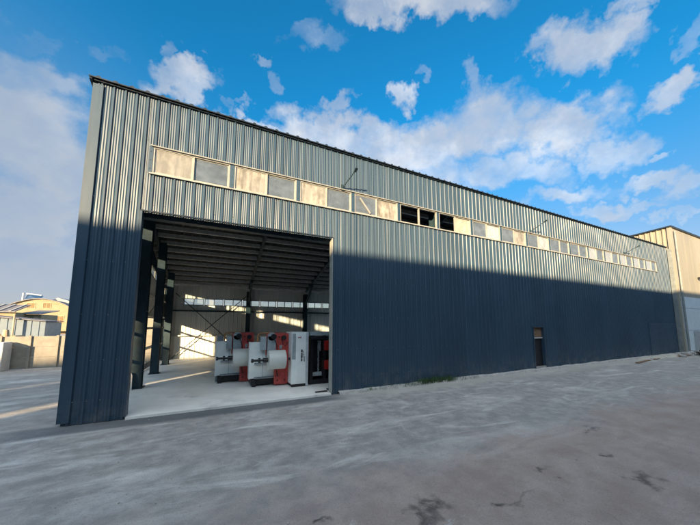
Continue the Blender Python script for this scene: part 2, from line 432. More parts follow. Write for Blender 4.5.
def copy_tree(o, parent=None):
    c = o.copy(); COL.objects.link(c)
    if parent: c.parent = parent
    for ch in list(o.children): copy_tree(ch, c)
    return c

def ribs(a, b, pitch, base, top, h, start=0., extra=()):
    """breakpoints of a trapezoid-rib sheet: list of (u, height)"""
    pts = {round(a, 4): 0., round(b, 4): 0.}
    k = math.floor((a - start) / pitch) - 1
    segs = []
    while start + k * pitch < b + pitch:
        c = start + k * pitch; k += 1
        for du, hh in ((-base, 0), (-top, h), (top, h), (base, 0)):
            u = c + du
            if a < u < b: pts[round(u, 4)] = hh
    def prof(u):
        c = (u - start) / pitch; f = abs(c - round(c)) * pitch
        return h if f <= top else (0. if f >= base else h * (base - f) / (base - top))
    for e in extra:
        if a < e < b: pts[round(e, 4)] = prof(e)
    return sorted(pts.items())

# ------------------------------------------------------------------ ground
mb = MB()
def gfn(u, v, i, j): return (u, v, 0)
ax = [-2500, -300, -60, -20, -8, 0, 8, 16, 32, 60, 300, 2500]
mb.grid(ax, ax, gfn); ground = struct(mb.build('ground', M['ground']))
mb = MB(); mb.box(.06, 31.38, .03, 10.95, -.1, .05); mb.box(1.022, 5.678, -.055, .03, -.1, .05)
floor = struct(mb.build('floor', M['slab']))

# ------------------------------------------------------------------ the warehouse
WX1, BY = 31.4, 11.0
ROOF0, SL = 7.40, .285                     # roof sheet level at the facade and its fall towards the back
def roof_z(y): return ROOF0 - SL * y
OX0, OX1, OZ = 1.02, 5.68, 4.55           # loading opening
DX0, DX1, DZ = 15.2, 16.03, 1.90          # small door
WZ0, WZ1, WA, WB = 5.50, 6.17, 1.08, 29.40
hall = thing('warehouse', 'long blue grey steel clad warehouse with tall open doorway and a strip of high windows', 'warehouse', (WX1 / 2, BY / 2, 0))
def wall_profile(a, b, holes, seed):
    """rib sheets .8533 wide: four ribs, shallow stiffening waves between ribs, each sheet hung a little out of true"""
    q = random.Random(seed); pts = {}
    P_ = .2133; base, top, h = .032, .014, .024
    n0 = int(math.floor((a - .10) / P_)) - 1; tilt = {}
    def off(u):
        k = math.floor((u + .0067) / (4 * P_))
        if k not in tilt: tilt[k] = (q.uniform(-.011, .011), q.uniform(-.001, .001))
        return tilt[k][1] + (u - (k + .5) * 4 * P_) * tilt[k][0]
    k = n0
    while .10 + k * P_ < b + P_:
        c = .10 + k * P_ + q.uniform(-.0012, .0012); k += 1; hj = h * q.uniform(.94, 1.06)
        lst = [(-base, 0), (-top, hj), (top, hj), (base, 0)]
        lst += [(.034 + .1453 * t / 18, .0042 * (1 - math.cos(2 * math.pi * 3 * t / 18))) for t in range(1, 18)]
        for du, hh_ in lst:
            u = c + du
            if a + .002 < u < b - .002 and all(abs(u - e) > .003 for e in holes): pts[round(u, 4)] = hh_ + off(u)
    for e in (a, b, *holes): pts[round(e, 4)] = .0 + off(e)
    return sorted(pts.items())
pr = wall_profile(0., WX1, (OX0, OX1, DX0, DX1, WA, WB), 11)
us = [p[0] for p in pr]; hh = dict(pr)
zs = [.012, DZ, 2.9, OZ, 5.0, WZ0, WZ1, 6.8, 7.385]
def hole(u, j):
    zc = (zs[j] + zs[j + 1]) / 2
    return (OX0 < u < OX1 and zc < OZ) or (DX0 < u < DX1 and zc < DZ) or (WA < u < WB and WZ0 < zc < WZ1)
mb = MB(); mb.grid(us, zs, lambda u, v, i, j: (u, -hh[u], v), hole)
mb.build('front_cladding', M['facade'], hall)
# screws of the front sheets
mb = MB()
for zrow in (.45, 1.25, 2.2, 3.35, 4.75, 5.35, 6.32, 7.15):
    k = 0
    for k in range(int(WX1 / .2133)):
        x = .10 + k * .2133 + .045
        if (OX0 - .02 < x < OX1 + .02 and zrow < OZ) or (DX0 - .05 < x < DX1 + .05 and zrow < DZ): continue
        if random.random() < .12: continue
        mb.bar((x, .001, zrow + random.uniform(-.012, .012)), (x, -.007, zrow), .009, 6)
sc_ = mb.build('screw_heads', M['screw'], hall); sc_['kind'] = 'stuff'
# edge trims round the openings and the corner
mb = MB()
mb.box(OX1, OX1 + .032, -.036, .16, .06, OZ + .02); mb.build('jamb_trim', M['jamb'], hall)
mb = MB(); mb.box(OX0 - .045, OX0, -.036, .16, .06, OZ + .02); mb.build('jamb_trim', M['facade'], hall)
mb = MB(); mb.box(OX0 - .045, OX1 + .045, -.035, .14, OZ + .02, OZ + .05); mb.build('lintel_trim', M['trim'], hall)
mb = MB(); mb.box(-.055, 0, -.035, .12, .06, 7.33); mb.box(-.006, .13, -.036, -.030, .06, 7.33); mb.build('corner_trim', M['facade'], hall)
mb = MB(); mb.box(OX0 - .3, OX1 + .3, .17, .37, OZ - .06, OZ + .32); mb.build('header_beam', M['steel'], hall)
# left wall: cladding with the sloped clerestory strip and low open bays
COLY = [3.02, 5.78, 8.54]
def strip_c(y): return 5.03 - .150 * (y - 2.5)
pl = ribs(.02, BY, .2133, .034, .016, .028, .10, (0.2, 2.9, 10.8))
ul = [p[0] for p in pl]; hl = dict(pl)
lev = [lambda y: .06, lambda y: .30, lambda y: 2.26, lambda y: 3.0, lambda y: strip_c(y) - .21, lambda y: min(strip_c(y) + .21, roof_z(y) - .12), lambda y: roof_z(y) - .05]
def skipl(u, j): return (j == 1 and .25 < u < 10.75) or (j == 4 and .2 < u < 10.75)
mb = MB(); mb.grid(ul, range(7), lambda u, v, i, j: (-hl[u], u, lev[j](u)), skipl)
mb.build('side_cladding', M['side'], hall)
def lining(y0, y1, f0, f1):
    m_ = MB(); ys = [y0 + (y1 - y0) * k / 24 for k in range(25)]
    m_.grid(ys, (0, 1), lambda u, v, i, j: (.045, u, f0(u) if j == 0 else f1(u))); return m_
lining(.2, 10.75, lambda y: 2.28, lambda y: strip_c(y) - .23).build('side_lining', M['inner'], hall)
for y0, y1 in ((.25, 3.0), (3.35, 5.75), (6.1, 8.5), (8.9, 10.7)):
    mb = MB(); n = 3
    for k in range(n + 1):
        y = y0 + (y1 - y0) * k / n; mb.box(-.01, .05, y - .025, y + .025, strip_c(y) - .2, strip_c(y) + .2)
    mb.beam((.02, y0, strip_c(y0) - .195), (.02, y1, strip_c(y1) - .195), .06, .035); mb.beam((.02, y0, strip_c(y0) + .195), (.02, y1, strip_c(y1) + .195), .06, .035)
    w = mb.build('side_window', M['frame'], hall)
    mb = MB(); mb.poly([(.02, y0, strip_c(y0) - .19), (.02, y1, strip_c(y1) - .19), (.02, y1, strip_c(y1) + .19), (.02, y0, strip_c(y0) + .19)], (.006, 0, 0))
    mb.build('pane', M['clear'], w)
def hcol(x0, x1, y0, y1, z0, z1):
    m_ = MB(); t = .02
    m_.box(x0, x1, y0, y0 + t, z0, z1); m_.box(x0, x1, y1 - t, y1, z0, z1); xm = (x0 + x1) / 2
    m_.box(xm - .01, xm + .01, y0 + t, y1 - t, z0, z1); m_.box(x0 - .05, x1 + .05, y0 - .05, y1 + .05, .05, .075); return m_
for y in COLY:
    m_ = hcol(.42, .68, y, y + .30, .05, roof_z(y) - .42)
    for z in (2.4, 3.6): m_.box(.42, .68, y + .02, y + .28, z, z + .015)
    m_.build('column', M['steel'], hall)
hcol(.16, .42, .2, .46, .05, roof_z(.4) - .4).build('column', M['steel'], hall)
hcol(.12, .45, 10.55, 10.85, .05, roof_z(10.7) - .4).build('column', M['steel'], hall)
for z in (.95, 1.78, 2.30, 3.15):
    mb = MB(); mb.box(.06, .16, .5, 10.55, z, z + .07); mb.box(.06, .075, .5, 10.55, z + .07, z + .09)
    mb.build('girt', M['steel'] if z < 2 else M['galv'], hall)
mb = MB(); mb.beam((.18, 3.3, 2.35), (.18, 5.8, 3.35), .05, .05); mb.build('side_brace', M['galv'], hall)
mb = MB(); mb.beam((.18, 6.1, 2.35), (.18, 8.5, 3.2), .05, .05); mb.build('side_brace', M['galv'], hall)
mb = MB(); mb.tube([(.30, 3.75, 2.3), (.30, 3.75, 3.55), (.26, 3.75, 3.68), (.14, 3.75, 3.75)], .025); mb.build('conduit', M['galv'], hall)
# back wall
BX = [.30, 4.45, 8.1, 11.8, 15.5, 19.2, 22.9, 26.6, 30.3]
pb = ribs(0., WX1, .25, .03, .015, .022, .1, (.95, 10.4, 30.8, 31.0)); ub = [p[0] for p in pb]; hb = dict(pb)
zb = [.05, 1.3, 3.10, 3.49, roof_z(BY) - .05]
mb = MB(); mb.grid(ub, zb, lambda u, v, i, j: (u, BY - hb[u], v), lambda u, j: (j == 2 and .95 < u < 31.0) or (j in (0, 1) and 10.4 < u < 30.8))  # low opening right of the view is added to brighten the interior
mb.build('back_cladding', M['inner'], hall)
x = .95
while x < 30.6:
    mb = MB(); w_ = 1.02
    mb.box(x, x + w_, BY - .03, BY + .03, 3.10, 3.13); mb.box(x, x + w_, BY - .03, BY + .03, 3.46, 3.49)
    for q in (x + .02, x + w_ / 2, x + w_ - .02): mb.box(q - .018, q + .018, BY - .028, BY + .028, 3.13, 3.46)
    w = mb.build('back_window', M['steel'], hall)
    mb = MB(); mb.box(x + .03, x + w_ - .03, BY - .004, BY + .004, 3.13, 3.46); mb.build('pane', M['clear'], w)
    x += 1.06
for xx in BX[1:]:
    hcol(xx - .12, xx + .12, 10.6, 10.9, .05, roof_z(10.7) - .35).build('column', M['steel'], hall)
    mb = MB(); mb.beam((xx, 10.55, 3.35), (xx, 9.2, 4.45), .10, .16); mb.build('knee_brace', M['steel'], hall)
for z in (1.30, 2.72):
    for xa, xb in ((.4, 10.4),):
        mb = MB(); mb.box(xa, xb, 10.86, 10.95, z, z + .08); mb.build('girt', M['steel'] if z > 2 else M['galv'], hall)
for a, b in (((.55, 10.80, 3.75), (4.35, 10.80, -.0 + .12)), ((4.35, 10.83, 3.75), (.55, 10.83, .12))):
    mb = MB(); mb.bar(a, b, .022, 8); mb.build('cross_brace', M['steel'], hall)
# roof: ribbed deck, front edge trim, purlins, rafters
pf = ribs(-.12, WX1 + .02, .30, .05, .025, .032, .05); uf = [p[0] for p in pf]; hf = dict(pf)
mb = MB(); ysr = [-.10, 3, 7, BY + .25]
ysr = [-.10, 4.2, 7, 10.4, BY + .25]
RL = [(9.7, 11.1), (11.5, 12.9), (13.4, 14.8), (15.3, 16.7), (17.2, 18.6), (21.0, 22.4), (24.7, 26.1)]  # out of view, added to bring more daylight into the hall
mb.grid(uf, ysr, lambda u, v, i, j: (u, v, roof_z(v) + .012 + hf[u]), lambda u, j: j in (1, 2) and any(a < u < b for a, b in RL))
mb.build('roof', M['deck'], hall)
for xa in (9.7, 11.5, 13.4, 15.3, 17.2, 21.0, 24.7):
    mb = MB(); mb.poly([(xa, 4.2, roof_z(4.2) + .006), (xa + 1.4, 4.2, roof_z(4.2) + .006), (xa + 1.4, 10.4, roof_z(10.4) + .006), (xa, 10.4, roof_z(10.4) + .006)], (0, 0, .05)); mb.build('added_roof_light', M['clear'], hall)
mb = MB(); mb.box(-.09, WX1, -.055, .02, 7.386, 7.409); mb.build('roof_trim', M['trim'], hall)
mb = MB()
mb.grid([p for p in uf], (0, 1), lambda u, v, i, j: (u, -.103, roof_z(-.1) - .01 if j == 0 else roof_z(-.1) + .014 + hf[u]))
mb.build('eave_closer', M['trim'], hall)
mb = MB(); mb.beam((-.085, -.08, roof_z(-.08) - .02), (-.085, BY + .2, roof_z(BY + .2) - .02), .05, .06); mb.build('verge_trim', M['trim'], hall)
y = .55
while y < 10.8:
    zt = roof_z(y) - .02; yb = y + .09
    mb = MB(); mb.box(.05, WX1 - .05, y, y + .012, zt - .16, zt); mb.box(.05, WX1 - .05, y + .012, yb, zt - .16, zt - .148); mb.box(.05, WX1 - .05, y + .012, y + .07, zt - .025, zt - .013)
    mb.build('purlin', M['galv'], hall); y += .58
for xx in BX:
    mb = MB(); mb.beam((xx, .45, roof_z(.45) - .14), (xx, 10.6, roof_z(10.6) - .14), .12, .2); mb.build('rafter', M['steel'], hall)
for xx in (OX1 + .22, 10.0, 14.0, 18.0, 22.0, 26.0, 30.5):
    hcol(xx - .12, xx + .12, .12, .42, .05, roof_z(.3) - .4).build('column', M['steel'], hall)
mb = MB(); mb.grid([0.02, 3, 7, BY], (0, 1), lambda u, v, i, j: (WX1 - .03, u, .05 if j == 0 else roof_z(u))); mb.build('end_cladding', M['inner'], hall)
# windows of the front: one sliding unit = frame + two panes
KIND = ['pg', 'pg', 'pg', 'gp', '--', '-d', 'gw', 'gp', 'gw', 'gg', 'gg', 'wg', 'wg', 'wg', 'wg', 'wg']
for i in range(16):
    x0 = 1.08 + 1.77 * i; x1 = x0 + 1.77; a = x0 + .085; b = x1 - .085
    mb = MB()
    mb.box(x0 + .055, a, -.02, .05, WZ0, WZ1); mb.box(b, x1 - .055, -.02, .05, WZ0, WZ1)
    mb.box(a, b, -.018, .05, WZ0, WZ0 + .035); mb.box(a, b, -.018, .05, WZ1 - .035, WZ1)
    mb.box(x0, x1 - .004, -.060, -.020, WZ0 - .022, WZ0 + .006)      # sill
    mb.box(x0, x1 - .004, -.060, -.020, WZ1 - .004, WZ1 + .018)      # hood
    c = (a + b) / 2; mb.box(c - .018, c + .018, -.016, .05, WZ0 + .035, WZ1 - .035)
    for k in range(2):                                   # sashes
        p0, p1 = (a, c - .018) if k == 0 else (c + .018, b)
        if KIND[i][k] != '-':
            yy = .0 + .018 * k
            zb_, zt_ = WZ0 + .035, WZ1 - .035
            mb.box(p0, p0 + .024, yy, yy + .016, zb_, zt_); mb.box(p1 - .024, p1, yy, yy + .016, zb_, zt_)
            mb.box(p0 + .024, p1 - .024, yy, yy + .016, zb_, zb_ + .024); mb.box(p0 + .024, p1 - .024, yy, yy + .016, zt_ - .024, zt_)
    w = mb.build('window', M['frame'], hall)
    for k in range(2):
        p0, p1 = (a, c - .018) if k == 0 else (c + .018, b); kd = KIND[i][k]
        if kd == '-': continue
        yy = .006 + .018 * k
        mb = MB(); mb.box(p0 + .024, p1 - .024, yy, yy + .005, WZ0 + .059, WZ1 - .059)
        mb.build('pane', M[{'p': 'paper', 'g': 'glass', 'd': 'dull', 'w': 'whitep'}[kd]], w)
for i in range(17):
    xp = WA + 1.77 * i; mb = MB(); mb.box(max(xp - .054, WA - .03), min(xp + .054, WB + .03), -.026, .06, WZ0 + .007, WZ1 - .005)
    for zz in (5.62, 5.83, 6.04): mb.bar((xp, -.026, zz), (xp, -.034, zz), .012, 6)
    mb.build('window_post', M['facade'], hall)
# a loose sash leaning in the fourth window
mb = MB(); mb.beam((6.62, -.05, 6.02), (7.02, -.02, 5.58), .03, .05); mb.build('loose_sash_bar', M['frame'], hall)
# small side door
mb = MB()
mb.box(DX0, DX0 + .05, -.04, .10, .06, DZ); mb.box(DX1 - .05, DX1, -.04, .10, .06, DZ); mb.box(DX0 + .05, DX1 - .05, -.04, .10, DZ - .05, DZ)
dr = mb.build('door_frame', M['side'], hall)
mb = MB(); mb.box(DX0 + .05, DX1 - .05, -.045, .03, .02, .16); mb.build('door_sill', M['jamb'], hall)
mb = MB(); mb.box(DX0 + .05, DX1 - .05, .07, .085, 1.42, DZ - .05); mb.build('door_top_board', M['wood'], hall)
mb = MB(); mb.box(DX0 + .05, DX1 - .05, .03, .06, 1.36, 1.41); mb.build('door_crossbar', M['galv'], hall)
mb = MB(); mb.box(DX0 + .055, DX1 - .055, .088, .11, .07, DZ - .06)
for k in range(5): mb.box(DX0 + .07, DX1 - .07, .078, .088, .22 + k * .24, .26 + k * .24)
dl = mb.build('doorway_dark_sheet', M['black'], hall)  # black sheet put in for the darkness of the open doorway behind its rails
# sliding sheet at the far end of the front
mb = MB(); px_ = ribs(27.0, 31.25, .2133, .034, .016, .014, .10); uu = [p[0] for p in px_]; h2 = dict(px_)
mb.grid(uu, (.1, 2.0), lambda u, v, i, j: (u, -.052 - h2[u], v)); mb.box(26.97, 31.27, -.062, -.02, 1.97, 2.05); mb.box(26.97, 31.27, -.056, -.02, .09, .12); mb.box(26.97, 27.0, -.058, -.01, .12, 1.97)
mb.build('sliding_panel', M['facade'], hall)
# footing under the front sheets
mb = MB(); us_ = [5.9 + k * .35 for k in range(74)]
prev = None
rnd = random.Random(3)
offs = [(-.10 - .10 * rnd.random(), .055 + .03 * rnd.random()) for _ in us_]
mb.grid(us_, range(4), lambda u, v, i, j: (u, (offs[i][0] - .02, offs[i][0], -.03, .05)[j], (0, offs[i][1], offs[i][1] + .012, offs[i][1] + .012)[j]))
mb.build('footing', M['kerb'], hall)

# yard lamps on raked arms over the windows
def lamp(x, z, label):
    t = thing('wall_lamp', label, 'lamp', (x, 0, z), 'lamp arms over the window strip')
    m_ = MB(); m_.tube([(x, -.03, z), (x + .06, -.22, z + .11), (x + .16, -.56, z + .30)], .018); m_.build('arm', M['steel'], t)
    m_ = MB(); m_.box(x - .05, x + .05, -.05, -.028, z - .09, z + .09); m_.build('base_plate', M['steel'], t)
    m_ = MB(); T = Matrix.Translation((x + .17, -.60, z + .315)) @ Matrix.Rotation(R(-28), 4, 'X'); m_.box(-.04, .04, -.09, .05, -.02, .02, .008, T); m_.build('lamp_head', M['steel'], t)
lamp(6.02, 6.24, 'dark raked lamp arm on the cladding above the papered window nearest the big doorway')
lamp(15.52, 6.24, 'thin raked lamp arm on the cladding directly above the small side door')
lamp(24.75, 6.24, 'thin raked lamp arm near the far end of the window strip')

# ------------------------------------------------------------------ machines in the doorway
def winder(dx, dy, label):
    t = thing('winding_machine', label, 'machine', (4.2 + dx, 1.75 + dy, .05), 'winding machines inside the doorway')
    def B(): return MB()
    def fin(m_, name, mat, par=None, sm=False):
        bmesh.ops.translate(m_.bm, verts=m_.bm.verts, vec=(dx, dy, 0)); return m_.build(name, mat, par or t, sm)
    m_ = B()
    m_.poly([(4.40, 1.62, .09), (4.80, 1.62, .09), (4.80, 1.62, 1.70), (4.30, 1.62, 1.70), (4.30, 1.62, 1.2), (4.40, 1.62, 1.05)], (0, .10, 0))
    m_.box(4.42, 4.78, 1.60, 1.62, .30, .34); m_.box(4.76, 4.82, 1.59, 1.62, .12, 1.68)
    fr = fin(m_, 'side_frame', M['red'])
    m_ = B()
    for (hx, hz) in ((4.52, 1.58), (4.72, .22), (4.50, .22), (4.70, 1.58), (4.74, .8)): m_.bar((hx, 1.605, hz), (hx, 1.585, hz), .022, 10)
    fin(m_, 'bolt', M['black'], fr)
    m_ = B(); m_.box(4.42, 4.80, 2.5, 2.6, .09, 1.70, .01); fin(m_, 'side_frame', M['red'])
    m_ = B(); m_.box(4.44, 4.82, 1.72, 2.5, 1.60, 1.69); fin(m_, 'top_beam', M['red'])
    m_ = B(); m_.box(3.66, 4.56, 1.75, 2.02, .30, 1.42, .02); m_.box(3.64, 3.68, 1.735, 2.03, .29, 1.43, .008); pn = fin(m_, 'front_guard', M['white'])
    m_ = B()
    m_.box(3.655, 3.638, 1.80, 1.86, .46, .54); m_.box(3.655, 3.638, 1.80, 1.86, .62, .68); m_.box(3.655, 3.638, 1.82, 1.88, 1.18, 1.22); fin(m_, 'switch_plate', M['grey'], pn)
    m_ = B(); m_.box(3.72, 4.52, 1.80, 2.5, .10, .28); m_.box(3.74, 3.86, 1.72, 1.84, .05, .26, .01); fin(m_, 'base', M['black'])
    m_ = B(); m_.box(4.16, 4.42, 1.58, 1.68, 1.05, 1.62, .012); m_.bar((4.29, 1.58, 1.60), (4.29, 1.68, 1.60), .13, 20); fin(m_, 'support_arm', M['grey'])
    m_ = B(); m_.bar((4.33, 1.56, 1.60), (4.33, 1.44, 1.60), .085, 18); m_.bar((4.33, 1.44, 1.60), (4.33, 1.40, 1.60), .04, 12); fin(m_, 'motor', M['black'])
    m_ = B(); m_.bar((4.66, 1.60, 1.56), (4.66, 1.50, 1.56), .075, 16); fin(m_, 'motor', M['black'])
    m_ = B(); m_.box(3.95, 4.12, 1.58, 1.74, 1.18, 1.60, .01); fin(m_, 'guide_box', M['grey'])
    m_ = B(); m_.bar((3.70, 1.35, .90), (4.95, 1.35, .90), .035, 14); m_.bar((3.72, 1.35, .90), (3.66, 1.35, .90), .06, 14); m_.bar((3.86, 1.35, .90), (3.92, 1.35, .90), .075, 14)
    m_.bar((4.0, 1.35, .9), (4.14, 1.35, .9), .07, 14); fin(m_, 'shaft', M['black'])
    for zz in (.62, 1.06): m_ = B(); m_.bar((3.80, 1.70, zz - .3), (4.56, 1.70, zz - .3), .03, 12); fin(m_, 'guide_roller', M['chrome'])
    m_ = B(); m_.box(3.68, 4.5, 1.742, 1.751, .84, .85); m_.box(4.05, 4.06, 1.742, 1.751, .33, 1.40); m_.box(4.40, 4.43, 1.735, 1.751, .95, 1.10, .004); fin(m_, 'panel_seam', M['grey'], pn)
    m_ = B(); m_.tube([(4.36, 1.50, 1.52), (4.44, 1.50, 1.30), (4.47, 1.54, .95), (4.44, 1.57, .60), (4.50, 1.6, .35)], .012, 6); fin(m_, 'hose', M['rubber'])
    m_ = B(); m_.tube([(4.60, 1.56, 1.50), (4.62, 1.50, 1.36), (4.70, 1.50, 1.30), (4.78, 1.56, 1.42)], .010, 6); fin(m_, 'cable', M['rubber'])
    m_ = B(); m_.box(4.54, 4.62, 1.600, 1.619, 1.20, 1.32, .004); fin(m_, 'gauge_plate', M['grey'], fr)
    m_ = B(); m_.box(4.66, 4.74, 1.30, 1.62, .84, .96); fin(m_, 'shaft_bracket', M['red'])
    m_ = B(); m_.tube([(3.90, 1.88, 1.42), (3.90, 1.88, 1.64), (3.95, 1.88, 1.70), (4.40, 1.88, 1.72)], .017); fin(m_, 'pipe', M['orange'])
    m_ = B(); m_.tube([(4.14, 1.70, 1.0), (4.14, 1.70, 1.63), (4.18, 1.70, 1.68), (4.34, 1.70, 1.70)], .018); fin(m_, 'pipe', M['red'])
    return t
winder(0, 0, 'nearer red and white winding machine beside the white cabinet')
winder(-.95, 1.05, 'farther red and white winding machine, the leftmost inside the doorway')
def roll(dx, dy, label):
    m_ = MB(); n = 40; prof = [(.05, .0), (.285, .0), (.29, .008), (.29, .50), (.285, .51), (.05, .51)]
    for k in range(n):
        pass
    us2 = [2 * math.pi * k / n for k in range(n + 1)]
    m_.grid(us2, range(len(prof)), lambda u, v, i, j: (4.15 + dx + prof[j][1], 1.35 + dy + prof[j][0] * math.cos(u), .90 + prof[j][0] * math.sin(u)))
    bmesh.ops.remove_doubles(m_.bm, verts=m_.bm.verts, dist=1e-4)
    t = thing('film_roll', label, 'film roll', (4.4 + dx, 1.35 + dy, .61), 'film rolls on the machine shafts')
    o = m_.build('wound_film', M['film'], t, True)
    o.data.set_sharp_from_angle(angle=R(35))
    m_ = MB(); m_.bar((4.135 + dx, 1.35 + dy, .9), (4.68 + dx, 1.35 + dy, .9), .055, 20); m_.build('core', M['tan'], t)
roll(0, 0, 'large pale film roll in front of the red plate beside the white cabinet')
roll(-.95, 1.05, 'pale film roll on the shaft of the farther machine')
# white cabinet with dark lettering column
cb = thing('control_cabinet', 'tall white cabinet with a column of black lettering on its front', 'cabinet', (5.1, 1.55, .05))
mb = MB(); mb.box(4.83, 5.37, 1.15, 1.95, .14, 1.74, .012); mb.build('body', M['white'], cb)
mb = MB(); mb.box(4.86, 5.34, 1.18, 1.92, .05, .14); mb.build('plinth', M['black'], cb)
mb = MB(); mb.box(4.98, 5.27, 1.138, 1.151, .20, 1.70, .004); mb.build('door', M['white'], cb)
mb = MB(); mb.box(5.215, 5.235, 1.118, 1.138, .82, .98, .004); mb.build('handle', M['black'], cb)
mb = MB(); mb.bar((5.04, 1.138, 1.58), (5.04, 1.122, 1.58), .018, 12); mb.bar((5.10, 1.138, 1.58), (5.10, 1.122, 1.58), .018, 12); mb.build('push_button', M['deepred'], cb)
mb = MB(); mb.box(5.285, 5.365, 1.140, 1.151, .06, 1.735, .004); mb.build('edge_strip', M['tank'], cb)
mb = MB(); mb.box(4.84, 4.955, 1.141, 1.151, .90, 1.70, .003); mb.build('side_strip', M['grey'], cb)
# worn lettering column: three square characters and a block of small print beside them
mb = MB(); yq = (1.131, 1.1375); zt = 1.19
for ch in range(4):
    z1 = zt - ch * .092; xl, xr = 5.115, 5.175
    rows = [(0, 1, .0, .014), (.0, 1, .032, .044), (.1, .9, .062, .074)] if ch % 2 == 0 else [(0, 1, .006, .020), (.15, .85, .036, .048), (0, 1, .064, .078)]
    for a, b, t0, t1 in rows: mb.box(xl + a * .06, xl + b * .06, *yq, z1 - t1, z1 - t0)
    for a in ((.08, .45, .80) if ch % 2 == 0 else (.25, .62)): mb.box(xl + a * .06, xl + a * .06 + .011, yq[0] + .001, yq[1], z1 - .078, z1 - .002)
for k in range(7): mb.box(5.19, 5.205 + .012 * ((k * 5) % 3) / 2, *yq, 1.16 - k * .028 - .014, 1.16 - k * .028)
mb.build('lettering', M['black'], cb)
# black press behind the cabinet
pm = thing('printing_machine', 'black machine frame with red panels beside the right jamb of the doorway', 'machine', (6.2, 2.0, .05))
mb = MB()
for xa in (5.47, 5.93, 6.75): mb.box(xa, xa + .10, 1.30, 1.40, .05, 1.66); mb.box(xa, xa + .10, 2.5, 2.6, .05, 1.66)
mb.box(5.45, 6.9, 1.28, 1.42, 1.50, 1.60); mb.box(5.45, 6.9, 1.28, 2.6, .06, .20); mb.build('frame', M['black'], pm)
mb = MB(); mb.box(5.5, 6.85, 1.55, 2.45, .22, 1.48); mb.build('casing', M['black'], pm)
mb = MB(); mb.box(5.46, 6.9, 1.27, 1.5, 1.62, 1.74, .01); mb.build('top_cover', M['grey'], pm)
for z0, z1 in ((1.12, 1.45), (.50, .80)):
    mb = MB(); mb.box(5.96, 6.7, 1.24, 1.52, z0, z1, .03); mb.build('red_panel', M['deepred'], pm)
mb = MB(); mb.bar((5.80, 1.42, .3), (5.80, 1.42, 1.45), .035, 12); mb.bar((5.86, 1.42, 1.1), (5.86, 1.42, 1.45), .04, 12); mb.build('roller', M['chrome'], pm)
mb = MB(); mb.box(5.5, 5.9, 1.36, 1.44, .30, .42); mb.build('step', M['grey'], pm)
# tall grey panel leaning by the far machine, board at the first column
tag(MB().box(2.72, 2.92, 3.15, 3.5, .05, 1.58, .01).build('cabinet', M['grey']), 'narrow pale grey cabinet behind the farther machine', 'cabinet')
mb = MB(); mb.poly([(.02, 0, 0), (.24, 0, 0), (.22, .05, .42), (.18, .07, .50), (.10, .07, .50), (.06, .05, .42)], (0, .03, 0))
bd = mb.build('grey_board', M['galv']); bd.location = (.26, 2.86, .05); tag(bd, 'small grey board leaning on the foot of the first steel column', 'board')
mb = MB(); mb.box(5.3, 5.66, .18, .26, .05, .075); tag(mb.build('steel_bar', M['black']), 'short dark steel bar lying on the floor by the right jamb', 'bar')

# ------------------------------------------------------------------ cream building on the right
cr = thing('factory_building', 'taller cream steel clad building joined to the right end of the long warehouse', 'building', (38, 6, 0))
CX0, CX1, CY0, CY1, CZ = 31.58, 46.0, -.27, 14.0, 8.86
def cz(y): return CZ - .055 * (y - CY0)
pc = ribs(CX0, CX1, .30, .045, .02, .018, .0); uc = [p[0] for p in pc]; hc = dict(pc)
mb = MB(); mb.box(CX0, CX1, CY0, CY0 + .05, 3.94, CZ)
for k in range(12): mb.box(CX0 + 1.2 * k + 1.195, CX0 + 1.2 * k + 1.205, CY0 - .006, CY0, 3.95, CZ - .05)
mb.build('front_cladding', M['cream'], cr)
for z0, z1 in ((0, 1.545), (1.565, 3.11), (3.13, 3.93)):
    mb = MB(); mb.box(CX0, CX1, CY0 - .025, CY0 + .05, z0, z1, .006); mb.build('lower_panel', M['creamshade'], cr)  # lower cream wall between its joints, in the painted shade colour
mb = MB(); mb.box(CX0, CX1, CY0 + .0, CY0 + .04, 1.54, 3.94); mb.build('backing', M['black'], cr)
ps = ribs(CY0, CY1, .30, .07, .03, .06, .1); us2 = [p[0] for p in ps]; hs = dict(ps)
mb = MB(); mb.grid(us2, (0, 1), lambda u, v, i, j: (CX0 - hs[u], u, 0 if j == 0 else cz(u))); mb.build('side_cladding', M['creamside'], cr)
mb = MB(); mb.grid((CX0, CX1), (0, 1), lambda u, v, i, j: (u, CY1, 0 if j == 0 else cz(CY1))); mb.grid((CY0, CY1), (0, 1), lambda u, v, i, j: (CX1, u, 0 if j == 0 else cz(u))); mb.build('rear_cladding', M['cream'], cr)
mb = MB(); mb.poly([(CX0 - .14, CY0 - .1, CZ + .02), (CX0 - .14, CY1 + .1, cz(CY1) + .02), (CX0 - .14, CY1 + .1, cz(CY1) + .12), (CX0 - .14, CY0 - .1, CZ + .12)], (CX1 - CX0 + .3, 0, 0)); mb.build('roof', M['trim'], cr)
mb = MB(); mb.box(CX0 - .07, CX0 + .20, CY0 - .045, CY0 - .001 - .018, .02, CZ); mb.box(CX0 - .075, CX0 - .001, CY0 - .04, CY0 + .16, .02, CZ); mb.build('corner_trim', M['cream'], cr)
mb = MB(); mb.bar((CX0 + .42, CY0 - .09, .1), (CX0 + .42, CY0 - .09, CZ - .2), .055, 12); mb.build('downpipe', M['creamtrim'], cr)
mb = MB(); mb.box(33.4, 38.5, CY0 - .075, CY0 - .03, .05, 1.52)
for k in range(12): mb.box(33.4, 38.5, CY0 - .092, CY0 - .075, .1 + k * .118, .1 + k * .118 + .07)
mb.build('roller_shutter', M['shutter'], cr)
mb = MB(); mb.box(35.85, 36.05, CY0 - .30, CY0 - .02, 5.42, 5.58, .02); mb.build('wall_light', M['black'], cr)
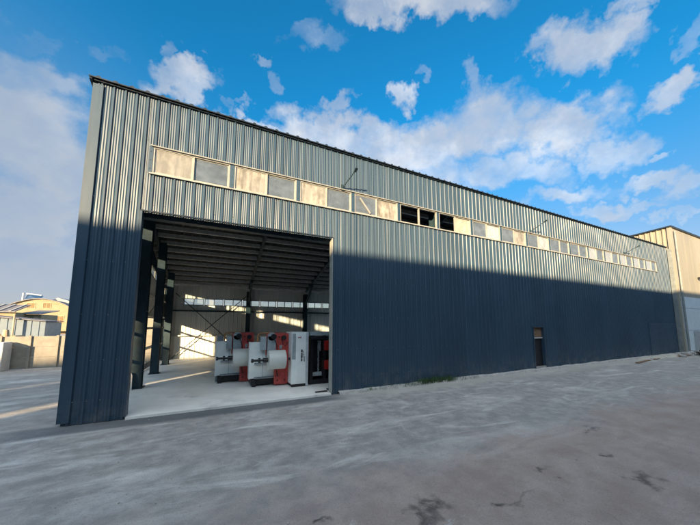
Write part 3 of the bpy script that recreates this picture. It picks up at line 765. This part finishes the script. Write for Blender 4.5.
mb = MB(); mb.box(WX1 - .02, WX1 + .10, -.20, -.035, .05, 7.30); mb.box(WX1 + .02, WX1 + .07, -.235, -.2, .05, 7.3); tag(mb.build('downpipe', M['creamtrim']), 'pale square downpipe in the corner between the two buildings', 'downpipe')

# ------------------------------------------------------------------ unseen shed across the yard, sheet walls added to shade it
def shed(x0, x1, y0, y1, z, label, dy=.0):
    t = thing('shade_casting_shed', label, 'shed', ((x0 + x1) / 2, (y0 + y1) / 2, 0))
    m_ = MB(); m_.box(x0, x1, y0, y1, 0, z); m_.build('wall', M['opp'], t)
    m_ = MB(); m_.box(x0 - .0, x1 + .0, y0 - .1, y1 - .02, z + .003, z + .08); m_.build('roof', M['roofdark'], t)
    m_ = MB(); x_ = x0 + 3
    while x_ < x1 - 4:
        m_.box(x_, x_ + 2.0, y1 + .002, y1 + .05, 3.0, 4.0); x_ += 6
    if m_.bm.verts: m_.build('window', M['darkglass'], t)
    return t
SHY = -13.5; TA = math.tan(R(SUN_AZ - 180))          # sunlight moves TA metres along x per metre along y
SHZ = 4.14 + (-SHY) * math.tan(R(SUN_EL)) / math.cos(R(SUN_AZ - 180))
def sx(xg, yg): return xg - TA * (yg - SHY)          # x on the shed line whose sunlight grazes ground point (xg, yg)
e1 = sx(-1.52, 1.70); e2 = sx(-1.52, 1.42) + .02
g1a, g1b = sx(-1.65, 1.78), sx(-1.42, 1.27)
g2a, g2b = sx(-2.20, 5.98), sx(-2.20, 5.60)
shed(g1b, 120, SHY - 14, SHY, SHZ, 'long dull grey shed across the yard facing the warehouse')
shed(g2b, g1a, SHY - .25, SHY, SHZ, 'tall narrow unseen sheet wall added across the yard between two slits of light')  # thin unseen wall added for its shade, gaps beside it throw sun streaks
shed(-140, g2a, SHY - .25, SHY, SHZ, 'long tall unseen sheet wall added across the yard to shade the left')

# ------------------------------------------------------------------ left background
fn = thing('boundary_fence', 'low precast concrete fence left of the warehouse with evenly spaced posts', 'fence', (-6, 10.3, 0))
mb = MB()
for k in range(3): mb.box(-22, -.12, 10.28, 10.33, .02 + k * .475, .02 + k * .475 + .468, .006)
mb.build('panel', M['fence'], fn)
k = 0; x = -.25
while x > -22:
    m_ = MB(); m_.box(x - .05, x + .05, 10.22, 10.28, 0, 1.48, .008); m_.build('post', M['fence'], fn); x -= .93
tag(MB().box(-2.6, .25, 11.35, 11.45, 0, 2.35, .01).build('sheet_wall', M['cream']), 'cream sheet wall seen through the open bays of the warehouse side', 'wall')
tag(MB().box(-14, -5.42, 9.6, 10.2, 0, 1.22, .02).build('low_wall', M['block']), 'thick whitewashed low wall at the left edge before the fence', 'wall')
def S(p, s=1.42): return CAM_LOC + (Vector(p) - CAM_LOC) * s
# arched yellow house
hs_ = thing('arched_house', 'cream yellow house with a broad arched gable and four windows', 'house', (-29, 75, 0))
HY = CAM_LOC.y + (47 - CAM_LOC.y) * 1.42
def hx(x): return CAM_LOC.x + (x - CAM_LOC.x) * 1.42
def hz(z): return CAM_LOC.z + (z - CAM_LOC.z) * 1.42
arch = [(-22.9, 4.55), (-22.2, 4.95), (-21.4, 5.27), (-20.7, 5.46), (-19.95, 5.54), (-19.2, 5.46), (-18.0, 5.17), (-17.2, 4.78), (-16.4, 4.27)]
mb = MB(); mb.poly([(hx(-22.9), HY, 0)] + [(hx(a), HY, hz(b)) for a, b in arch] + [(hx(-16.4), HY, 0)], (0, 12, 0)); mb.build('wall', M['yellow'], hs_)
mb = MB()
out = [(hx(a), hz(b)) for a, b in [(-23.15, 4.42)] + arch[1:-1] + [(-16.2, 4.1)]]
for (a, b), (c, d) in zip(out, out[1:]):
    mb.poly([(a, HY - .35, b + .01), (c, HY - .35, d + .01), (c, HY - .35, d + .16), (a, HY - .35, b + .16)], (0, 12.6, 0))
mb.build('roof', M['roofdark'], hs_)
for (x0, z1, x1, z0) in ((-21.21, 4.99, -20.33, 4.16), (-19.6, 5.05, -18.69, 4.2), (-19.43, 3.16, -18.67, 2.14), (-18.03, 3.18, -17.18, 2.07)):
    mb = MB(); a, b, c, d = hx(x0), hx(x1), hz(z0), hz(z1)
    mb.box(a, b, HY - .05, HY - .002, c, c + .08); mb.box(a, b, HY - .05, HY - .002, d - .08, d); mb.box(a, a + .08, HY - .05, HY - .002, c + .08, d - .08); mb.box(b - .08, b, HY - .05, HY - .002, c + .08, d - .08)
    mb.box((a + b) / 2 - .03, (a + b) / 2 + .03, HY - .04, HY - .002, c + .08, d - .08); w = mb.build('window', M['tan'], hs_)
    mb = MB(); mb.box(a + .08, b - .08, HY - .015, HY - .003, c + .08, d - .08); mb.build('pane', M['darkglass'], w)
mb = MB(); mb.box(hx(-18.9), hx(-16.35), HY - 1.3, HY - .003, hz(1.0), hz(1.96)); mb.build('balcony', M['yellow'], hs_)
mb = MB(); mb.box(hx(-17.9), hx(-16.9), HY - .06, HY - .003, hz(.2), hz(.9)); mb.build('door', M['darkglass'], hs_)
mb = MB(); mb.poly([(hx(-19.6), HY + 3, hz(5.45)), (hx(-18.9), HY + 3, hz(5.95)), (hx(-17.3), HY + 3, hz(5.40)), (hx(-16.2), HY + 3, hz(4.55)), (hx(-16.4), HY + 3, hz(4.2))], (0, 8, 0)); mb.build('rear_roof', M['paleroof'], hs_)
sh_ = thing('solar_heater', 'solar water heater with blue panel and white tank on the arched roof', 'solar heater', (hx(-21), HY + 1, hz(5.2)))
mb = MB(); q = [(hx(-21.7), hz(6.25)), (hx(-20.1), hz(6.05)), (hx(-20.0), hz(5.35)), (hx(-21.75), hz(5.15))]
mb.poly([(q[0][0], HY + 1.6, q[0][1]), (q[1][0], HY + 1.6, q[1][1]), (q[2][0], HY + .3, q[2][1]), (q[3][0], HY + .3, q[3][1])], (0, .08, .06)); mb.build('panel', M['solar'], sh_)
mb = MB(); mb.bar((hx(-21.95), HY + .9, hz(5.2)), (hx(-21.95), HY + .9, hz(6.35)), .16, 16); mb.build('tank', M['tank'], sh_)
mb = MB(); mb.bar((hx(-21.9), HY + 1.7, hz(6.33)), (hx(-20.3), HY + 1.7, hz(6.13)), .13, 14); mb.build('tank', M['tank'], sh_)
mb = MB()
for xx in (-21.6, -20.4): mb.bar((hx(xx), HY + 1.7, hz(4.9)), (hx(xx), HY + 1.7, hz(6.1)), .04, 8)
mb.build('stand', M['galv'], sh_)
# porch shed with a cream front under a dark roof
ps_ = thing('porch_house', 'small cream fronted porch building under a dark sloping roof', 'house', (-17.7, 41, 0))
mb = MB(); mb.box(-18.55, -16.75, 40, 44, 0, 3.15); mb.build('wall', M['yellow'], ps_)
mb = MB(); mb.poly([(-18.75, 39.6, 3.16), (-18.75, 44.2, 3.75), (-18.75, 44.2, 3.83), (-18.75, 39.6, 3.24)], (2.1, 0, 0)); mb.build('roof', M['roofdark'], ps_)
for xx in (-18.15, -17.4):
    mb = MB(); mb.box(xx, xx + .42, 39.97, 39.998, 2.35, 2.95); mb.build('window', M['tan'], ps_)
# lean-to of blue grey sheet with a post
lt = thing('sheet_lean_to', 'long low lean to of pale blue grey sheets behind the fence', 'shed', (-17, 35, 0))
mb = MB(); pq = ribs(-26, -13.9, .6, .08, .03, .05, 0); u3 = [p[0] for p in pq]; h3 = dict(pq)
mb.grid(u3, (0, 1), lambda u, v, i, j: (u, 34 - h3[u], 0 if j == 0 else 2.22 - .118 * (u + 13.96))); mb.build('front_sheet', M['bluesheet'], lt)
mb = MB(); mb.poly([(-26, 33.7, 3.72), (-13.8, 33.7, 2.26), (-13.8, 33.7, 2.34), (-26, 33.7, 3.80)], (0, 4, 0)); mb.build('roof', M['roofdark'], lt)
mb = MB(); mb.poly([(-26, 34.02, 0), (-13.9, 34.02, 0), (-13.9, 34.02, 2.2), (-26, 34.02, 3.6)], (0, 3.5, 0)); mb.build('wall', M['concrete'], lt)
tag(MB().bar((-16.05, 33.4, 0), (-16.05, 33.4, 2.95), .07, 12).bar((-16.05, 33.4, 2.95), (-16.05, 33.4, 3.0), .11, 12).build('timber_post', M['tan']), 'tan timber post standing before the blue grey lean to', 'post')
# dark roofed shelter at the far left
sh2 = thing('roofed_shelter', 'shelter with a steep dark striped roof at the left edge behind the lean to', 'shed', (-20, 38, 0))
mb = MB(); mb.poly([(-30, 37.6, 3.35), (-30, 40.5, 4.25), (-30, 40.5, 4.35), (-30, 37.6, 3.45)], (12.0, 0, 0)); mb.build('roof', M['roofdark'], sh2)
mb = MB()
for k in range(8): mb.poly([(-18.3 - k * .9, 37.55, 3.46), (-18.3 - k * .9, 40.4, 4.36), (-18.3 - k * .9, 40.4, 4.41), (-18.3 - k * .9, 37.55, 3.51)], (-.18, 0, 0))
mb.build('roof_strip', M['paleroof'], sh2)
mb = MB(); mb.box(-30, -18.1, 38.0, 40, 0, 3.33); mb.build('wall', M['yellow'], sh2)
# things piled against the fence line
tag(MB().box(-9.8, -6.35, 12.4, 13.2, 0, 1.42, .03).build('sand_heap_wall', M['yellow']), 'low yellow plastered wall lit by the sun behind the whitewashed wall', 'wall')
mb = MB(); mb.box(-6.62, -6.30, 11.6, 11.9, 0, 1.30, .03); mb.bar((-6.38, 11.75, 1.30), (-6.40, 11.75, 1.72), .13, 14, .09); mb.bar((-6.6, 11.75, 1.2), (-6.64, 11.75, 1.52), .10, 12, .07)
tag(mb.build('clay_pots', M['tan']), 'pink clay pot shapes on a stand beside the fence end', 'pots')
tag(MB().box(-6.05, -5.75, 10.6, 10.95, 0, 1.42, .04).build('clay_urn', simple('terracotta', (.42, .20, .13), .8)), 'terracotta block behind the first fence post', 'urn')
# trees and roofs far beyond, only just over the fence
# ------------------------------------------------------------------ small things along the wall foot
mb = MB(); rg = random.Random(5)
for k in range(1100):
    if rg.random() < .62: x = rg.gauss(9.4, .75)
    else: x = rg.uniform(6.6, 11.6)
    if x < 6.2: continue
    y = rg.uniform(-.20, -.06); h = rg.uniform(.06, .20) * (1.3 if 8.7 < x < 10.3 else .8); w = rg.uniform(.006, .012); a = rg.uniform(0, 6.28); l = rg.uniform(.2, .7) * h
    dx, dy = math.cos(a), math.sin(a) * .6
    v = [mb.bm.verts.new(p) for p in ((x - dy * w, y + dx * w, .04), (x + dy * w, y - dx * w, .04), (x + dx * l * .5 + dy * w * .6, y + dy * l * .5 - dx * w * .6, h * .65), (x + dx * l, y + dy * l, h), (x + dx * l * .5 - dy * w * .6, y + dy * l * .5 + dx * w * .6, h * .65))]
    mb.bm.faces.new(v)
g2 = MB(); rq = random.Random(21)
for k in range(900):
    x = rq.uniform(-1.5, 22) ; y = -rq.random() ** 1.3 * 6.6 - .25
    rr = rq.uniform(.004, .011) * (1.5 if rq.random() < .08 else 1)
    q_ = bmesh.ops.create_icosphere(g2.bm, subdivisions=1, radius=rr)
    for v in q_['verts']: v.co = Vector((v.co.x * rq.uniform(.7, 1.3) + x, v.co.y * rq.uniform(.7, 1.3) + y, v.co.z * .7 + rr * .35))
gv = g2.build('gravel', M['stone']); gv['kind'] = 'stuff'; gv['label'] = 'loose grit scattered over the yard'
gr = mb.build('grass', M['grass'], None, fixn=False); gr['kind'] = 'stuff'; gr['label'] = 'green weeds growing along the foot of the blue wall'
def rock(r, seed):
    q = random.Random(seed); m_ = MB(); s = bmesh.ops.create_icosphere(m_.bm, subdivisions=2, radius=r)
    for v in s['verts']:
        v.co *= q.uniform(.78, 1.15); v.co.z *= .6
        v.co.z = max(v.co.z, -r * .3)
    return m_
st = [(24.9, -.62, .10), (25.7, -.40, .13), (26.4, -.75, .09), (27.6, -.55, .14), (28.4, -.95, .16), (29.0, -.6, .20), (29.6, -1.0, .13), (30.2, -.62, .24), (30.7, -.9, .17), (31.1, -.55, .22), (31.6, -.85, .18), (32.2, -.7, .25)]
lbl = ['small broken concrete lump by the near end of the rubble', 'pale lump against the wall foot beside the long brown board', 'small stone lying out in front of the brown board', 'flat pale stone against the sliding sheet panel', 'rounded grey stone in front of the sliding sheet panel', 'grey lump touching the wall foot right of the sliding panel middle', 'small stone out on the asphalt before the rubble pile', 'large pale lump in the rubble by the building corner', 'mid sized grey lump before the building corner', 'pale lump right at the foot of the downpipe', 'grey stone at the corner of the cream building', 'largest lump at the foot of the cream building front']
for (x, y, r), l in zip(st, lbl):
    o = rock(r, int(x * 10)).build('rubble_stone', M['stone']); o.location = (x, y, r * .3); tag(o, l, 'stone', 'rubble along the far wall foot')
def plank(x, y, z, ln, w, rz, rx, label, mat='wood'):
    m_ = MB(); m_.box(-ln / 2, ln / 2, -w / 2, w / 2, -.016, .016, .004); o = m_.build('plank', M[mat]); o.location = (x, y, z); o.rotation_euler = (R(rx), 0, R(rz)); tag(o, l_ := label, 'plank', 'boards lying along the far wall foot'); return o
plank(26.2, -.62, .045, 2.6, .22, 3, 4, 'long brown board lying along the wall foot before the sliding panel')
plank(23.2, -.85, .03, 2.2, .14, 6, 0, 'thin dark board lying on the asphalt nearest the small door')
plank(28.7, -.74, .06, 1.6, .3, -8, 6, 'short reddish board in the middle of the rubble')
plank(31.0, -.95, .20, 1.5, .3, 28, 18, 'pale board propped on stones at the building corner', 'sand')
mb = MB(); s = bmesh.ops.create_uvsphere(mb.bm, u_segments=40, v_segments=16, radius=1)
for v in s['verts']:
    v.co.x *= 3.3; v.co.y *= .42; v.co.z *= .11
    v.co.z = max(v.co.z, -.004) * (1 + .35 * math.sin(v.co.x * 4.1) * math.cos(v.co.x * 2.3 + 1))
o = mb.build('sand_heap', M['sand'], None, True); o.location = (27.2, -.42, 0); tag(o, 'long low heap of pale sand along the far wall foot', 'sand heap')
mb = MB(); s = bmesh.ops.create_uvsphere(mb.bm, u_segments=28, v_segments=14, radius=1)
q = random.Random(9)
for v in s['verts']:
    v.co *= q.uniform(.88, 1.1); v.co.x *= .42; v.co.y *= .34; v.co.z = max(-.3, v.co.z) * .36 + .1
o = mb.build('rubbish_bag', M['rubber'], None, True); o.location = (31.4, -1.25, .01); tag(o, 'black plastic rubbish bag at the right edge by the rubble', 'bag')
